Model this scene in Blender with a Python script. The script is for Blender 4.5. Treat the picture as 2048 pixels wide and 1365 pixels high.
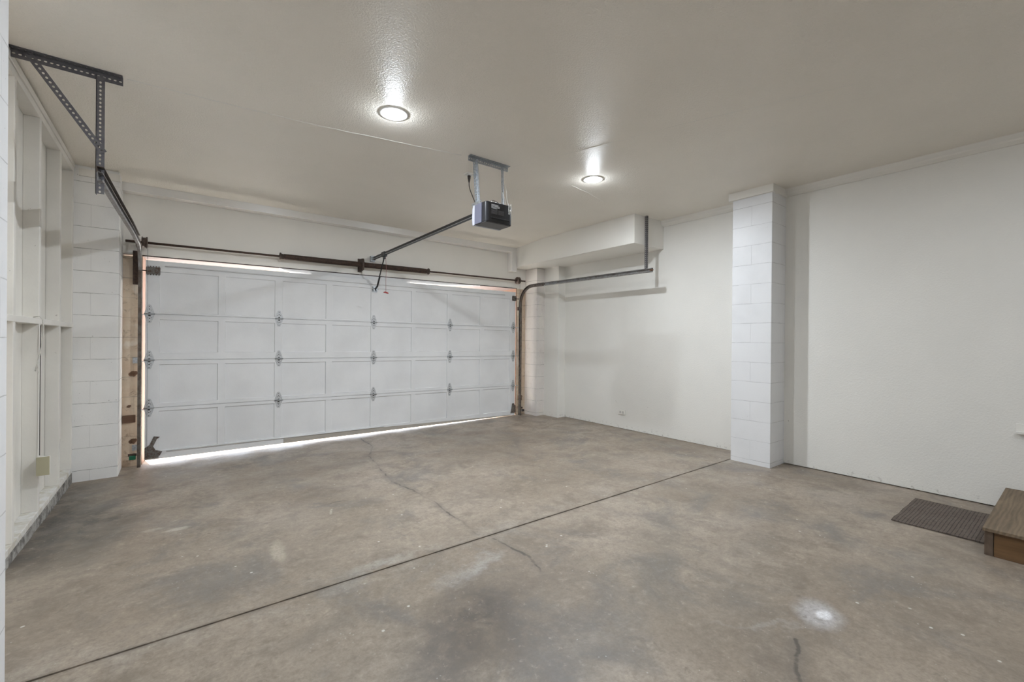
import bpy, bmesh, math, random
from mathutils import Vector, Matrix
random.seed(7)
for o in list(bpy.data.objects): bpy.data.objects.remove(o, do_unlink=True)
SC = bpy.context.scene
COL = SC.collection
PI = math.pi

# ------------------------------------------------------------------ camera
cam_d = bpy.data.cameras.new('camera'); cam = bpy.data.objects.new('camera', cam_d); COL.objects.link(cam)
cam_d.sensor_width = 36.0; cam_d.lens = 882.5/2048*36.0; cam_d.clip_start = 0.05
Rr = Vector((0.79471479, -0.60692618, 0.00830766)); Uu = Vector((-0.00543714, 0.00656815, 0.99996365)); Ff = Vector((0.60695868, 0.79473107, -0.00191986))
m = Matrix.Identity(4)
for i in range(3):
    m[i][0] = Rr[i]; m[i][1] = Uu[i]; m[i][2] = -Ff[i]
m[2][3] = 1.27
cam.matrix_world = m
SC.camera = cam

# ------------------------------------------------------------------ world, sun, exposure
W = bpy.data.worlds.new('sky'); SC.world = W; W.use_nodes = True
bg = W.node_tree.nodes['Background']; bg.inputs[0].default_value = (0.80, 0.88, 1.0, 1); bg.inputs[1].default_value = 4.0
sd = bpy.data.lights.new('sun', 'SUN'); sun = bpy.data.objects.new('sun', sd); COL.objects.link(sun)
sd.energy = 50.0; sd.angle = math.radians(0.6); sd.color = (1.0, 0.95, 0.88)
sun.rotation_euler = Vector((0.10, -0.48, -0.87)).to_track_quat('-Z', 'Y').to_euler()
SC.view_settings.view_transform = 'Standard'; SC.view_settings.look = 'None'
SC.view_settings.gamma = 1.0; SC.view_settings.use_curve_mapping = False
SC.view_settings.exposure = 0.10
LAMP = 34.5            # watts of the LED disc in each of the two nearer ceiling lamps

# ------------------------------------------------------------------ node helpers
class NT:
    def __init__(s, name):
        s.m = bpy.data.materials.new(name); s.m.use_nodes = True
        s.t = s.m.node_tree; s.n = s.t.nodes; s.l = s.t.links
        s.b = s.n['Principled BSDF']
    def _in(s, sock, v):
        if isinstance(v, bpy.types.NodeSocket): s.l.new(v, sock)
        elif v is not None: sock.default_value = v
    def coord(s, kind='Object'):
        return s.n.new('ShaderNodeTexCoord').outputs[kind]
    def math(s, op, a, b=None, c=None, clamp=False):
        x = s.n.new('ShaderNodeMath'); x.operation = op; x.use_clamp = clamp
        s._in(x.inputs[0], a)
        if b is not None: s._in(x.inputs[1], b)
        if c is not None: s._in(x.inputs[2], c)
        return x.outputs[0]
    def vm(s, op, a, b=None, sc=None):
        x = s.n.new('ShaderNodeVectorMath'); x.operation = op
        s._in(x.inputs[0], a)
        if b is not None: s._in(x.inputs[1], b)
        if sc is not None: s._in(x.inputs['Scale'], sc)
        return x.outputs['Value'] if op in ('LENGTH', 'DOT_PRODUCT', 'DISTANCE') else x.outputs[0]
    def noise(s, v, scale, detail=4, rough=0.55, dist=0.0):
        x = s.n.new('ShaderNodeTexNoise'); s._in(x.inputs['Vector'], v)
        x.inputs['Scale'].default_value = scale; x.inputs['Detail'].default_value = detail
        x.inputs['Roughness'].default_value = rough; x.inputs['Distortion'].default_value = dist
        return x.outputs['Fac']
    def vor(s, v, scale, feat='F1', out='Distance'):
        x = s.n.new('ShaderNodeTexVoronoi'); x.feature = feat; s._in(x.inputs['Vector'], v)
        x.inputs['Scale'].default_value = scale
        return x.outputs[out]
    def map(s, v, a, b, c=0.0, d=1.0, smooth=True):
        x = s.n.new('ShaderNodeMapRange'); x.clamp = True
        if smooth: x.interpolation_type = 'SMOOTHSTEP'
        s._in(x.inputs[0], v)
        for i, q in enumerate((a, b, c, d)): x.inputs[i+1].default_value = q
        return x.outputs[0]
    def mix(s, f, a, b, mode='MIX'):
        x = s.n.new('ShaderNodeMix'); x.data_type = 'RGBA'; x.blend_type = mode
        s._in(x.inputs[0], f)
        for k, v in ((6, a), (7, b)):
            if isinstance(v, tuple): x.inputs[k].default_value = (*v[:3], 1)
            else: s._in(x.inputs[k], v)
        return x.outputs[2]
    def mapping(s, v, loc=(0,0,0), rot=(0,0,0), sc=(1,1,1)):
        x = s.n.new('ShaderNodeMapping'); s._in(x.inputs[0], v)
        x.inputs[1].default_value = loc; x.inputs[2].default_value = rot; x.inputs[3].default_value = sc
        return x.outputs[0]
    def bump(s, h, strength=0.3, dist=0.01, prev=None):
        x = s.n.new('ShaderNodeBump'); x.inputs['Strength'].default_value = strength; x.inputs['Distance'].default_value = dist
        s._in(x.inputs['Height'], h)
        if prev is not None: s.l.new(prev, x.inputs['Normal'])
        s.l.new(x.outputs[0], s.b.inputs['Normal']); return x.outputs[0]
    def set(s, col=None, rough=None, metal=None, spec=None):
        if col is not None:
            if isinstance(col, tuple): s.b.inputs['Base Color'].default_value = (*col[:3], 1)
            else: s._in(s.b.inputs['Base Color'], col)
        if rough is not None: s._in(s.b.inputs['Roughness'], rough)
        if metal is not None: s.b.inputs['Metallic'].default_value = metal
        if spec is not None: s.b.inputs['Specular IOR Level'].default_value = spec
        return s.m

def paint(name, c, rough=0.5, bs=90, bstr=0.25, var=0.03, dirt=0.0, bd=0.003, spec=None, scuff=0.0):
    n = NT(name); v = n.coord()
    f = n.noise(v, 1.7, 5)
    d = tuple(x*(1-var*3) for x in c)
    col = n.mix(n.map(f, .3, .75), c, d)
    if dirt:
        sp = n.map(n.noise(v, 26, 3, .7), .70, .74, 0, dirt)
        col = n.mix(sp, col, (.16, .13, .10))
    if scuff:      # splashed dirt and chipped paint along the foot of the wall
        sx = n.n.new('ShaderNodeSeparateXYZ'); n._in(sx.inputs[0], v)
        low = n.map(sx.outputs[2], .01, .10, 1, 0)
        sm = n.math('MULTIPLY', low, n.map(n.noise(v, 24, 6, .75), .55, .64, 0, scuff))
        col = n.mix(sm, col, (.22, .18, .14))
        dots = n.math('MULTIPLY', n.map(n.noise(v, 17, 2, .5), .775, .79, 0, .7), n.map(sx.outputs[2], .6, 1.2, 1, 0))
        col = n.mix(dots, col, (.12, .10, .08))
    n.bump(n.noise(v, bs, 3, .6), bstr, bd)
    return n.set(col, rough, spec=spec)

def blocks(name, c, uoff=0.0, warm=0.0, pit=0.4, rough=0.55, bedk=.6):
    """painted concrete block, courses of 0.2032 m, joints pressed in; UV in metres"""
    n = NT(name); uv = n.coord('UV')
    wob = n.noise(n.coord(), 9, 3)
    base = n.mapping(uv, (uoff, -0.045, 0))
    w2 = n.n.new('ShaderNodeCombineXYZ'); 
    n._in(w2.inputs[0], n.math('MULTIPLY', n.math('SUBTRACT', wob, .5), .008)); n._in(w2.inputs[1], n.math('MULTIPLY', n.math('SUBTRACT', wob, .5), .012))
    vv = n.vm('ADD', base, w2.outputs[0])
    br = n.n.new('ShaderNodeTexBrick'); n._in(br.inputs['Vector'], vv)
    br.inputs['Scale'].default_value = 1.0; br.inputs['Mortar Size'].default_value = 0.0022; br.inputs['Mortar Smooth'].default_value = 0.25
    br.inputs['Brick Width'].default_value = .4064; br.inputs['Row Height'].default_value = .2032
    br.offset = 0.5; br.inputs['Color1'].default_value = (1,1,1,1); br.inputs['Color2'].default_value = (.93,.93,.93,1); br.inputs['Mortar'].default_value = (1,1,1,1)
    mort = br.outputs['Fac']
    # horizontal beds read darker and broken, upright joints are nearly painted shut
    sep = n.n.new('ShaderNodeSeparateXYZ'); n._in(sep.inputs[0], vv)
    fr = n.math('FRACT', n.math('DIVIDE', sep.outputs[1], .2032))
    bed = n.math('ABSOLUTE', n.math('SUBTRACT', fr, .5)); bed = n.map(bed, .484, .494)
    v3 = n.coord()
    brk = n.map(n.noise(v3, 5.5, 4, .7), .38, .62, .15, 1)
    line = n.math('MULTIPLY', bed, brk)
    col = n.mix(n.map(n.noise(v3, 2.2, 5), .35, .7), c, tuple(x*.93 for x in c))
    if warm:
        wn = n.map(n.noise(v3, 6, 5, .65), .35, .68, .15, warm)
        col = n.mix(wn, col, (.50, .34, .22))
        col = n.mix(n.map(n.noise(v3, 13, 7, .75, .6), .54, .66, 0, warm), col, (.20, .12, .07))
        col = n.mix(n.map(n.noise(v3, 4, 4, .6), .56, .66, 0, .6), col, (.82, .78, .70))
    col = n.mix(n.math('MULTIPLY', mort, .25), col, tuple(x*.5 for x in c))
    col = n.mix(n.math('MULTIPLY', line, bedk), col, (.10, .085, .07))
    sp = n.map(n.noise(v3, 60, 2, .6), .73, .77, 0, pit)
    col = n.mix(sp, col, (.15, .12, .10))
    h = n.math('SUBTRACT', n.math('MULTIPLY', n.noise(v3, 110, 4, .65), .35), n.math('MULTIPLY', mort, 1.0))
    h = n.math('SUBTRACT', h, n.math('MULTIPLY', sp, .7))
    n.bump(h, .55, .004)
    return n.set(col, rough)

def plain(name, c, rough=.5, metal=0.0, bs=0, bstr=.2, var=0.0, c2=None, vs=30, bd=.002):
    n = NT(name); v = n.coord(); col = c
    if c2: col = n.mix(n.map(n.noise(v, vs, 5, .65), .38, .66), c, c2)
    if bs: n.bump(n.noise(v, bs, 3), bstr, bd)
    return n.set(col, rough, metal)

def wood(name, c1, c2, axis=0, scale=9, rough=.65, knots=None):
    n = NT(name); v = n.coord()
    sc = [scale*1.0]*3; sc[axis] = scale*.08
    mp = n.mapping(v, sc=tuple(sc))
    a = n.noise(mp, 3.0, 5, .6, 1.2)
    x = n.n.new('ShaderNodeTexWave'); n._in(x.inputs[0], n.mapping(v, sc=(1 if axis != 0 else .12, 1 if axis != 1 else .12, 1)))
    x.inputs['Scale'].default_value = 14; x.inputs['Distortion'].default_value = 9; x.inputs['Detail'].default_value = 3; x.inputs['Detail Scale'].default_value = 1.2
    if axis == 0: x.bands_direction = 'Y'
    f = n.math('ADD', n.math('MULTIPLY', n.map(a, .3, .7), .6), n.math('MULTIPLY', x.outputs['Fac'], .4))
    col = n.mix(f, c1, c2)
    for (kx, ky, kz, r) in (knots or []):
        d = n.vm('DISTANCE', v, (kx, ky, kz))
        col = n.mix(n.map(d, r*.3, r, .85, 0), col, (.06, .035, .02))
    n.bump(f, .25, .002)
    return n.set(col, rough)

def concrete_floor():
    n = NT('concrete_floor'); v = n.coord()
    wob = n.n.new('ShaderNodeTexNoise'); n._in(wob.inputs['Vector'], v); wob.inputs['Scale'].default_value = 3.0; wob.inputs['Detail'].default_value = 6; wob.inputs['Roughness'].default_value = .65
    off = n.vm('SCALE', n.vm('SUBTRACT', wob.outputs['Color'], (.5,.5,.5)), sc=.55)
    off2 = n.vm('SCALE', n.vm('SUBTRACT', wob.outputs['Color'], (.5,.5,.5)), sc=.10)
    sep = n.n.new('ShaderNodeSeparateXYZ'); n._in(sep.inputs[0], v)
    flat = n.n.new('ShaderNodeCombineXYZ'); n._in(flat.inputs[0], sep.outputs[0]); n._in(flat.inputs[1], sep.outputs[1])
    sn = n.map(n.noise(v, 6.5, 9, .72, .5), .36, .60, .45, 1)
    p = n.vm('ADD', flat.outputs[0], off); pc = n.vm('ADD', flat.outputs[0], off2)
    c = n.mix(n.map(n.noise(v, .8, 6, .6), .38, .62), FLOOR_A, FLOOR_B)
    c = n.mix(n.map(n.noise(v, 3.2, 8, .68, .4), .44, .66, 0, .75), c, FLOOR_C)
    c = n.mix(n.map(n.noise(n.mapping(v, (3, 7, 0)), 1.5, 9, .70, .6), .50, .66, 0, .8), c, FLOOR_D)
    c = n.mix(n.map(n.noise(n.mapping(v, (13, 2, 0)), 7, 8, .75), .54, .72, 0, .40), c, tuple(x*.55 for x in FLOOR_A))
    c = n.mix(n.map(n.noise(n.mapping(v, (1, 9, 0)), 5, 8, .75), .56, .74, 0, .45), c, tuple(x*1.45 for x in FLOOR_B))
    for (cx, cy, rx, ry, rot, colr, st) in STAINS_AND_SPOTS:
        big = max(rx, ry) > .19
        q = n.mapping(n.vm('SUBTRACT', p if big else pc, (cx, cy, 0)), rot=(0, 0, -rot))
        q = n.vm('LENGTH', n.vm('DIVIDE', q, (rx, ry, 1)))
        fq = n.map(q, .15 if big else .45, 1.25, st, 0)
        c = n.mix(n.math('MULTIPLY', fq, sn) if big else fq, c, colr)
    # pale dust beside the sawn joint
    dj = n.math('ABSOLUTE', n.math('SUBTRACT', sep.outputs[1], 2.358))
    c = n.mix(n.math('MULTIPLY', n.map(dj, .02, .30, .50, 0), n.map(n.noise(v, 4, 7, .7), .44, .66)), c, (.50, .45, .39))
    # grime and worn shoulders along the sawn joint
    c = n.mix(n.math('MULTIPLY', n.map(dj, .004, .030, .55, 0), n.map(n.noise(v, 7, 5), .40, .55, .3, 1)), c, (.11, .095, .08))
    sd_ = n.noise(n.mapping(v, (9, 4, 0)), 11, 4, .6)
    c = n.mix(n.map(sd_, .64, .70, 0, .5), c, (.19, .16, .13))
    # fine grain
    g = n.noise(v, 70, 6, .7)
    c = n.mix(n.map(g, .30, .70, .0, .34), c, tuple(x*.5 for x in FLOOR_A))
    g2 = n.noise(n.mapping(v, (2, 5, 1)), 24, 8, .75, .3)
    c = n.mix(n.map(g2, .46, .66, 0, .42), c, tuple(x*.55 for x in FLOOR_A))
    c = n.mix(n.map(g2, .44, .30, 0, .35), c, tuple(x*1.35 for x in FLOOR_B))
    # paint flecks
    vo = n.n.new('ShaderNodeTexVoronoi'); n._in(vo.inputs['Vector'], n.vm('ADD', v, n.vm('SCALE', off2, sc=.2))); vo.inputs['Scale'].default_value = 9
    fl = n.math('MULTIPLY', n.map(vo.outputs['Distance'], .05, .08, 1, 0), n.map(n.noise(v, 2.0, 2), .52, .58))
    vo2 = n.n.new('ShaderNodeTexVoronoi'); n._in(vo2.inputs['Vector'], v); vo2.inputs['Scale'].default_value = 34
    fl2 = n.math('MULTIPLY', n.map(vo2.outputs['Distance'], .09, .13, 1, 0), n.map(n.noise(n.mapping(v, (5,5,0)), 3.5, 2), .58, .64))
    c = n.mix(n.math('MAXIMUM', n.math('MULTIPLY', fl, .75), n.math('MULTIPLY', fl2, .4)), c, (.72, .70, .66))
    # cracks
    cr = None
    for pts in CRACKS:
        for a, b in zip(pts, pts[1:]):
            a = Vector((*a, 0)); b = Vector((*b, 0)); ba = b-a
            pa = n.vm('SUBTRACT', pc, tuple(a))
            h = n.math('DIVIDE', n.vm('DOT_PRODUCT', pa, tuple(ba)), ba.length_squared, clamp=True)
            bb = n.n.new('ShaderNodeCombineXYZ'); n._in(bb.inputs[0], n.math('MULTIPLY', h, ba.x)); n._in(bb.inputs[1], n.math('MULTIPLY', h, ba.y))
            d = n.vm('DISTANCE', pa, bb.outputs[0])
            cr = d if cr is None else n.math('MINIMUM', cr, d)
    brk = n.map(n.noise(v, 2.6, 4), .36, .56, .2, 1)
    ck = n.math('MULTIPLY', n.map(cr, .004, .012, 1, 0), brk)
    c = n.mix(n.math('MULTIPLY', n.map(cr, .0, .06, .42, 0), brk), c, (.17, .15, .13))
    c = n.mix(n.math('MULTIPLY', ck, .7), c, (.07, .06, .05))
    h = n.math('SUBTRACT', n.math('MULTIPLY', g, .5), ck)
    n.bump(h, .22, .004)
    return n.set(c, n.map(n.noise(v, 2.2, 5), .3, .7, .34, .58), spec=.5)

FLOOR_A = (.318, .258, .200); FLOOR_B = (.445, .373, .300); FLOOR_C = (.225, .182, .142); FLOOR_D = (.205, .186, .170)
DK = (.142, .125, .110)
STAINS_AND_SPOTS = [  # centre x, y, radii, angle, colour, strength
    (-.50, 4.20, .32, .85, 0, (.085, .080, .075), .95), (-.66, 4.5, .12, 1.2, 0, (.06, .056, .052), .9), (-.60, 5.20, .22, .45, 0, (.11, .10, .095), .6),
    (1.10, 1.72, .42, .26, .4, (.115, .101, .089), .95), (.75, 1.45, .45, .16, .5, DK, .75), (1.35, 1.42, .40, .22, -.2, DK, .6),
    (1.15, 1.15, .35, .14, .2, DK, .55), (.55, 2.02, .40, .10, .2, DK, .45), (2.00, 1.35, .50, .12, .5, (.20,.17,.14), .45),
    (2.55, 1.75, .35, .14, .3, (.20,.175,.15), .45), (3.00, 1.25, .35, .10, .1, (.20,.175,.15), .45), (2.10, .95, .45, .12, .6, (.19,.165,.14), .40),
    (.40, 3.30, .50, .18, .2, (.24,.20,.155), .4), (1.4, 4.7, 1.0, .12, .05, (.22, .195, .165), .5), (3.4, 4.6, .9, .16, -.1, (.23, .20, .17), .5),
    (3.2, 3.1, .7, .14, .1, (.24, .21, .18), .4), (.02, 3.715, .07, .035, 0, (.62, .58, .50), .8), (-.12, 3.80, .07, .03, 0, (.58, .54, .46), .55),
    (2.40, .76, .13, .10, .3, (.62, .61, .62), .7), (2.419, .742, .040, .032, 0, (.98, .98, 1.0), .95), (2.15, .90, .30, .025, -.5, (.50, .47, .44), .4),  # first two entries: pale round spot, nearly white at its centre
    (.50, 2.95, .045, .17, -.05, (.50, .44, .35), .85), (1.02, 3.58, .12, .006, 0, (.10, .09, .08), .8), (.93, 3.40, .012, .07, -.3, (.62, .58, .50), .7),
    (.95, 2.45, .30, .05, .1, (.52, .50, .46), .5), (1.35, 2.05, .30, .07, .2, (.55, .54, .52), .5),
]
CRACKS = [[(1.95, 5.90), (1.92, 5.55), (1.907, 5.261), (1.711, 4.828), (1.634, 4.293), (1.553, 3.812), (1.61, 3.50), (1.625, 3.19), (1.604, 2.83), (1.60, 2.60), (1.57, 2.40)],
          [(1.62, 2.30), (1.66, 2.0), (1.60, 1.75)], [(1.78, .62), (1.95, .70), (2.12, .76)]]

# ------------------------------------------------------------------ mesh helpers
class B:
    def __init__(s): s.v = []; s.f = []; s.mi = []; s.cur = 0; s.sm = []
    def mat(s, i): s.cur = i; return s
    def add(s, vs, fs, smooth=False):
        k = len(s.v); s.v += [tuple(p) for p in vs]
        for f in fs: s.f.append(tuple(k+i for i in f)); s.mi.append(s.cur); s.sm.append(smooth)
        return s
    def box(s, x0, x1, y0, y1, z0, z1):
        vs = [(x, y, z) for x in (x0, x1) for y in (y0, y1) for z in (z0, z1)]
        return s.add(vs, [(0,1,3,2), (4,6,7,5), (0,4,5,1), (2,3,7,6), (0,2,6,4), (1,5,7,3)])
    def hexa(s, lo, hi):
        """lo, hi: four points each, counter-clockwise seen from above"""
        return s.add(list(lo)+list(hi), [(3,2,1,0), (4,5,6,7), (0,1,5,4), (1,2,6,5), (2,3,7,6), (3,0,4,7)])
    def prism(s, pts, axis, a, b):
        """pts 2-D outline; axis 'x': (y,z) from x=a..b, 'y': (x,z), 'z': (x,y)"""
        def P(p, t): return {'x': (t, p[0], p[1]), 'y': (p[0], t, p[1]), 'z': (p[0], p[1], t)}[axis]
        n = len(pts)
        return s.add([P(p, a) for p in pts]+[P(p, b) for p in pts],
                     [tuple(range(n))[::-1], tuple(range(n, 2*n))]+[(i, (i+1) % n, n+(i+1) % n, n+i) for i in range(n)])
    def tube(s, path, r, seg=10, caps=True, smooth=True):
        path = [Vector(p) for p in path]; rings = []; up = None
        for i, p in enumerate(path):
            t = (path[min(i+1, len(path)-1)]-path[max(i-1, 0)]).normalized()
            if up is None:
                up = Vector((0,0,1)) if abs(t.z) < .9 else Vector((1,0,0))
            a = t.cross(up).normalized(); b = t.cross(a).normalized(); up = -b if (-b).dot(up) > 0 else b
            rr = r[i] if isinstance(r, (list, tuple)) else r
            rings.append([p+a*(rr*math.cos(2*PI*k/seg))+b*(rr*math.sin(2*PI*k/seg)) for k in range(seg)])
        vs = [q for ring in rings for q in ring]; fs = []
        for i in range(len(rings)-1):
            for k in range(seg):
                fs.append((i*seg+k, i*seg+(k+1) % seg, (i+1)*seg+(k+1) % seg, (i+1)*seg+k))
        s.add(vs, fs, smooth)
        if caps:
            s.add(rings[0], [tuple(range(seg))]); s.add(rings[-1], [tuple(range(seg))[::-1]])
        return s
    def lathe_x(s, cx, cy, cz, prof, seg=16):
        """prof: (dx, radius) along +x"""
        vs = []; fs = []
        for dx, r in prof:
            vs += [(cx+dx, cy+r*math.cos(2*PI*k/seg), cz+r*math.sin(2*PI*k/seg)) for k in range(seg)]
        for i in range(len(prof)-1):
            for k in range(seg): fs.append((i*seg+k, i*seg+(k+1) % seg, (i+1)*seg+(k+1) % seg, (i+1)*seg+k))
        s.add(vs, fs, True); n = (len(prof)-1)*seg
        s.add(vs[:seg], [tuple(range(seg))]); s.add(vs[n:], [tuple(range(seg))[::-1]])
        return s
    def lathe_z(s, c, prof, seg=40, cap0=False, cap1=False):
        vs = []; fs = []
        for r, z in prof: vs += [(c[0]+r*math.cos(2*PI*k/seg), c[1]+r*math.sin(2*PI*k/seg), c[2]+z) for k in range(seg)]
        for i in range(len(prof)-1):
            for k in range(seg): fs.append((i*seg+k, i*seg+(k+1) % seg, (i+1)*seg+(k+1) % seg, (i+1)*seg+k))
        s.add(vs, fs, True)
        if cap0: s.add(vs[:seg], [tuple(range(seg))], True)
        if cap1: s.add(vs[-seg:], [tuple(range(seg))[::-1]], True)
        return s
    def holed(s, p0, u, w, n, length, width, thick, pitch=.019, hw=.007, hh=.0045):
        """perforated flat: from p0 along u (unit), across w (unit), thickness along n; oval holes"""
        p0 = Vector(p0); u = Vector(u).normalized(); w = Vector(w).normalized(); n = Vector(n).normalized()
        k = max(1, int(length/pitch)); pt = length/k
        out2 = [(-1,-1), (0,-1), (1,-1), (1,0), (1,1), (0,1), (-1,1), (-1,0)]
        ang = [-135, -90, -45, 0, 45, 90, 135, 180]
        for i in range(k):
            cu = (i+.5)*pt; L = []
            for side in (0, 1):
                o = [p0+u*(cu+a*pt/2)+w*(width/2+b*width/2)+n*(thick*side) for a, b in out2]
                q = [p0+u*(cu+hw*math.cos(math.radians(t)))+w*(width/2+hh*math.sin(math.radians(t)))+n*(thick*side) for t in ang]
                L.append((o, q))
            vs = L[0][0]+L[0][1]+L[1][0]+L[1][1]; fs = []
            for j in range(8):
                jj = (j+1) % 8
                fs.append((j, jj, 8+jj, 8+j)); fs.append((16+j, 24+j, 24+jj, 16+jj)); fs.append((8+j, 8+jj, 24+jj, 24+j))
            fs += [(0, 16, 17, 1), (1, 17, 18, 2), (4, 20, 21, 5), (5, 21, 22, 6)]
            if i == 0: fs += [(6, 22, 23, 7), (7, 23, 16, 0)]
            if i == k-1: fs += [(2, 18, 19, 3), (3, 19, 20, 4)]
            s.add(vs, fs)
        return s
    def angle(s, p0, p1, w1, w2, width=.045, thick=.003, **k):
        """punched steel angle from p0 to p1, flanges along w1 and w2"""
        p0 = Vector(p0); p1 = Vector(p1); u = (p1-p0); L = u.length; u.normalize()
        s.holed(p0, u, w1, w2, L, width, thick, **k); s.holed(p0, u, w2, w1, L, width, thick, **k); return s
    def sweep(s, path, prof, side):
        """prof (a,b): a along 'side' vector, b along in-plane normal; open path in plane normal to side-ish"""
        path = [Vector(p) for p in path]; side = Vector(side).normalized(); rings = []
        for i, p in enumerate(path):
            t = (path[min(i+1, len(path)-1)]-path[max(i-1, 0)]).normalized()
            nn = side.cross(t).normalized()
            rings.append([p+side*a+nn*b for a, b in prof])
        n = len(prof); vs = [q for r in rings for q in r]; fs = []
        for i in range(len(rings)-1):
            for k in range(n): fs.append((i*n+k, i*n+(k+1) % n, (i+1)*n+(k+1) % n, (i+1)*n+k))
        fs += [tuple(range(n))[::-1], tuple((len(rings)-1)*n+k for k in range(n))]
        return s.add(vs, fs)
    def build(s, name, mats, parent=None, bevel=0.0, tri=False):
        if not isinstance(mats, (list, tuple)): mats = [mats]
        off = Vector((0,0,0))
        if parent is not None:
            off = WORLD[parent.name]
        me = bpy.data.meshes.new(name)
        me.from_pydata([(Vector(v)-off) for v in s.v], [], s.f)
        for mm in mats: me.materials.append(mm)
        for p, i, sm in zip(me.polygons, s.mi, s.sm): p.material_index = i; p.use_smooth = sm
        bm = bmesh.new(); bm.from_mesh(me); bmesh.ops.remove_doubles(bm, verts=bm.verts, dist=1e-5); bmesh.ops.recalc_face_normals(bm, faces=bm.faces); bm.to_mesh(me); bm.free()
        uv = me.uv_layers.new(name='UVMap')
        for p in me.polygons:
            nn = p.normal; ax = max(range(3), key=lambda i: abs(nn[i]))
            for li in p.loop_indices:
                co = me.vertices[me.loops[li].vertex_index].co+off
                uv.data[li].uv = {0: (co.y, co.z), 1: (co.x, co.z), 2: (co.x, co.y)}[ax]
        o = bpy.data.objects.new(name, me); COL.objects.link(o)
        if parent is not None: o.parent = parent
        WORLD[o.name] = off
        if bevel:
            md = o.modifiers.new('bevel', 'BEVEL'); md.width = bevel; md.segments = 2; md.limit_method = 'ANGLE'; md.angle_limit = math.radians(40)
        return o
WORLD = {}
def tag(o, label=None, cat=None, group=None, kind=None):
    if label: o['label'] = label
    if cat: o['category'] = cat
    if group: o['group'] = group
    if kind: o['kind'] = kind
    return o
def root(name, loc, label, cat, group=None, kind=None):
    o = bpy.data.objects.new(name, None); COL.objects.link(o); o.location = loc; o.empty_display_size = .05
    WORLD[o.name] = Vector(loc); return tag(o, label, cat, group, kind)
def struct(b, name, m, label, cat, bevel=0.0):
    return tag(b.build(name, m, bevel=bevel), label, cat, kind='structure')
def dup(o, loc, label=None, parent=None):
    c = o.copy(); COL.objects.link(c); c.location = loc; WORLD[c.name] = Vector(loc)
    if parent is not None: c.parent = parent
    if label: c['label'] = label
    for ch in o.children:
        d = ch.copy(); COL.objects.link(d); d.parent = c
    return c

# ------------------------------------------------------------------ materials
WHITE = (.80, .79, .755)
M = {}
M['ceil'] = paint('ceiling_paint', (.90, .85, .765),   .40, 95, .8, .012, bd=.006, spec=.6)
M['wall'] = paint('wall_paint', (.87, .85, .80), .55, 75, .5, .012, bd=.004, scuff=.4)
M['trimw'] = paint('trim_paint', (.87, .845, .79), .5, 60, .12, .01)
M['header'] = paint('header_paint', (.92, .89, .83), .55, 75, .25, .012)
M['gloss'] = paint('gloss_trim_paint', (.86, .84, .81), .27, 60, .10, .01, spec=.8)
M['stud'] = paint('framing_paint', (.89, .86, .80), .55, 40, .2, .04, dirt=.35)
M['sheath'] = paint('sheathing_paint', (.88, .85, .79), .6, 90, .3, .03, dirt=.2)
M['door'] = paint('door_paint', (.88, .88, .885), .5, 60, .2, .035, dirt=.0)
M['block'] = blocks('painted_block', (.85, .85, .86), -2.145+.2032, rough=.40, bedk=.33)
M['blockp'] = blocks('painted_block_pier', (.91, .90, .88), .417+.2032, pit=.8)
M['blockj'] = blocks('stained_block_jamb', (.72, .62, .49), .13, warm=.55, pit=.7)
M['blockr'] = blocks('painted_block_corner', (.85, .82, .79), .1, warm=.12, pit=.6)
M['blockn'] = blocks('painted_block_near', (.86, .86, .87), .0, bedk=.3)
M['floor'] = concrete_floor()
M['curb'] = plain('dirty_curb', (.42, .40, .37), .8, 0, 60, .8, c2=(.12, .11, .10), vs=14, bd=.006)
M['sill'] = plain('painted_sill', (.80, .79, .77), .6, 0, 40, .4, c2=(.62, .58, .50), vs=12)
M['galv'] = plain('galvanised_steel', (.52, .54, .56), .42, .9, c2=(.36, .38, .40), vs=60)
M['dsteel'] = plain('dark_punched_steel', (.13, .125, .135), .5, .6, c2=(.17, .165, .17), vs=25)
M['track'] = plain('track_steel', (.33, .325, .32), .45, .55, c2=(.22, .20, .185), vs=18)
M['trackb'] = plain('worn_track_steel', (.17, .145, .125), .5, .6, c2=(.10, .075, .06), vs=20)
M['rust'] = plain('rusty_steel', (.10, .062, .045), .65, .3, c2=(.060, .040, .032), vs=45, bs=200)
M['drum'] = plain('cast_drum', (.12, .09, .075), .6, .4, c2=(.07, .05, .04), vs=70)
M['hinge'] = plain('hinge_steel', (.68, .69, .70), .42, .4, c2=(.52, .53, .54), vs=80)
M['hole'] = plain('shadowed_hole', (.03, .028, .026), .8)
M['brk'] = plain('oxidised_bracket', (.20, .19, .175), .6, .4, c2=(.11, .07, .05), vs=60)
M['black'] = plain('glossy_black_plastic', (.020, .020, .023), .28)
M['grey'] = plain('grey_plastic', (.13, .13, .135), .55)
M['lav'] = plain('smoky_lens_plastic', (.115, .117, .155), .30)
M['lens'] = plain('white_lens_plastic', (.42, .42, .47), .35)
M['railm'] = plain('black_rail', (.035, .035, .035), .4, .5)
M['white'] = plain('white_plastic', (.82, .81, .78), .4)
M['grey2'] = plain('aged_outlet_plastic', (.60, .585, .55), .45)
M['cord'] = plain('dark_cord', (.045, .035, .03), .5)
M['wire'] = plain('white_wire', (.60, .58, .53), .5)
M['red'] = plain('red_handle', (.45, .05, .05), .4)
M['redc'] = plain('red_cord', (.45, .20, .20), .6)
M['cream'] = plain('cream_cover', (.44, .41, .28), .5)
M['ink'] = plain('label_print', (.62, .63, .64), .5)
M['ink2'] = plain('label_print_dim', (.17, .17, .18), .5)
M['green'] = plain('green_sensor', (.010, .11, .055), .2)
M['seal'] = plain('beige_seal', (.46, .42, .37), .7, 0, 40, .4)
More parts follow.
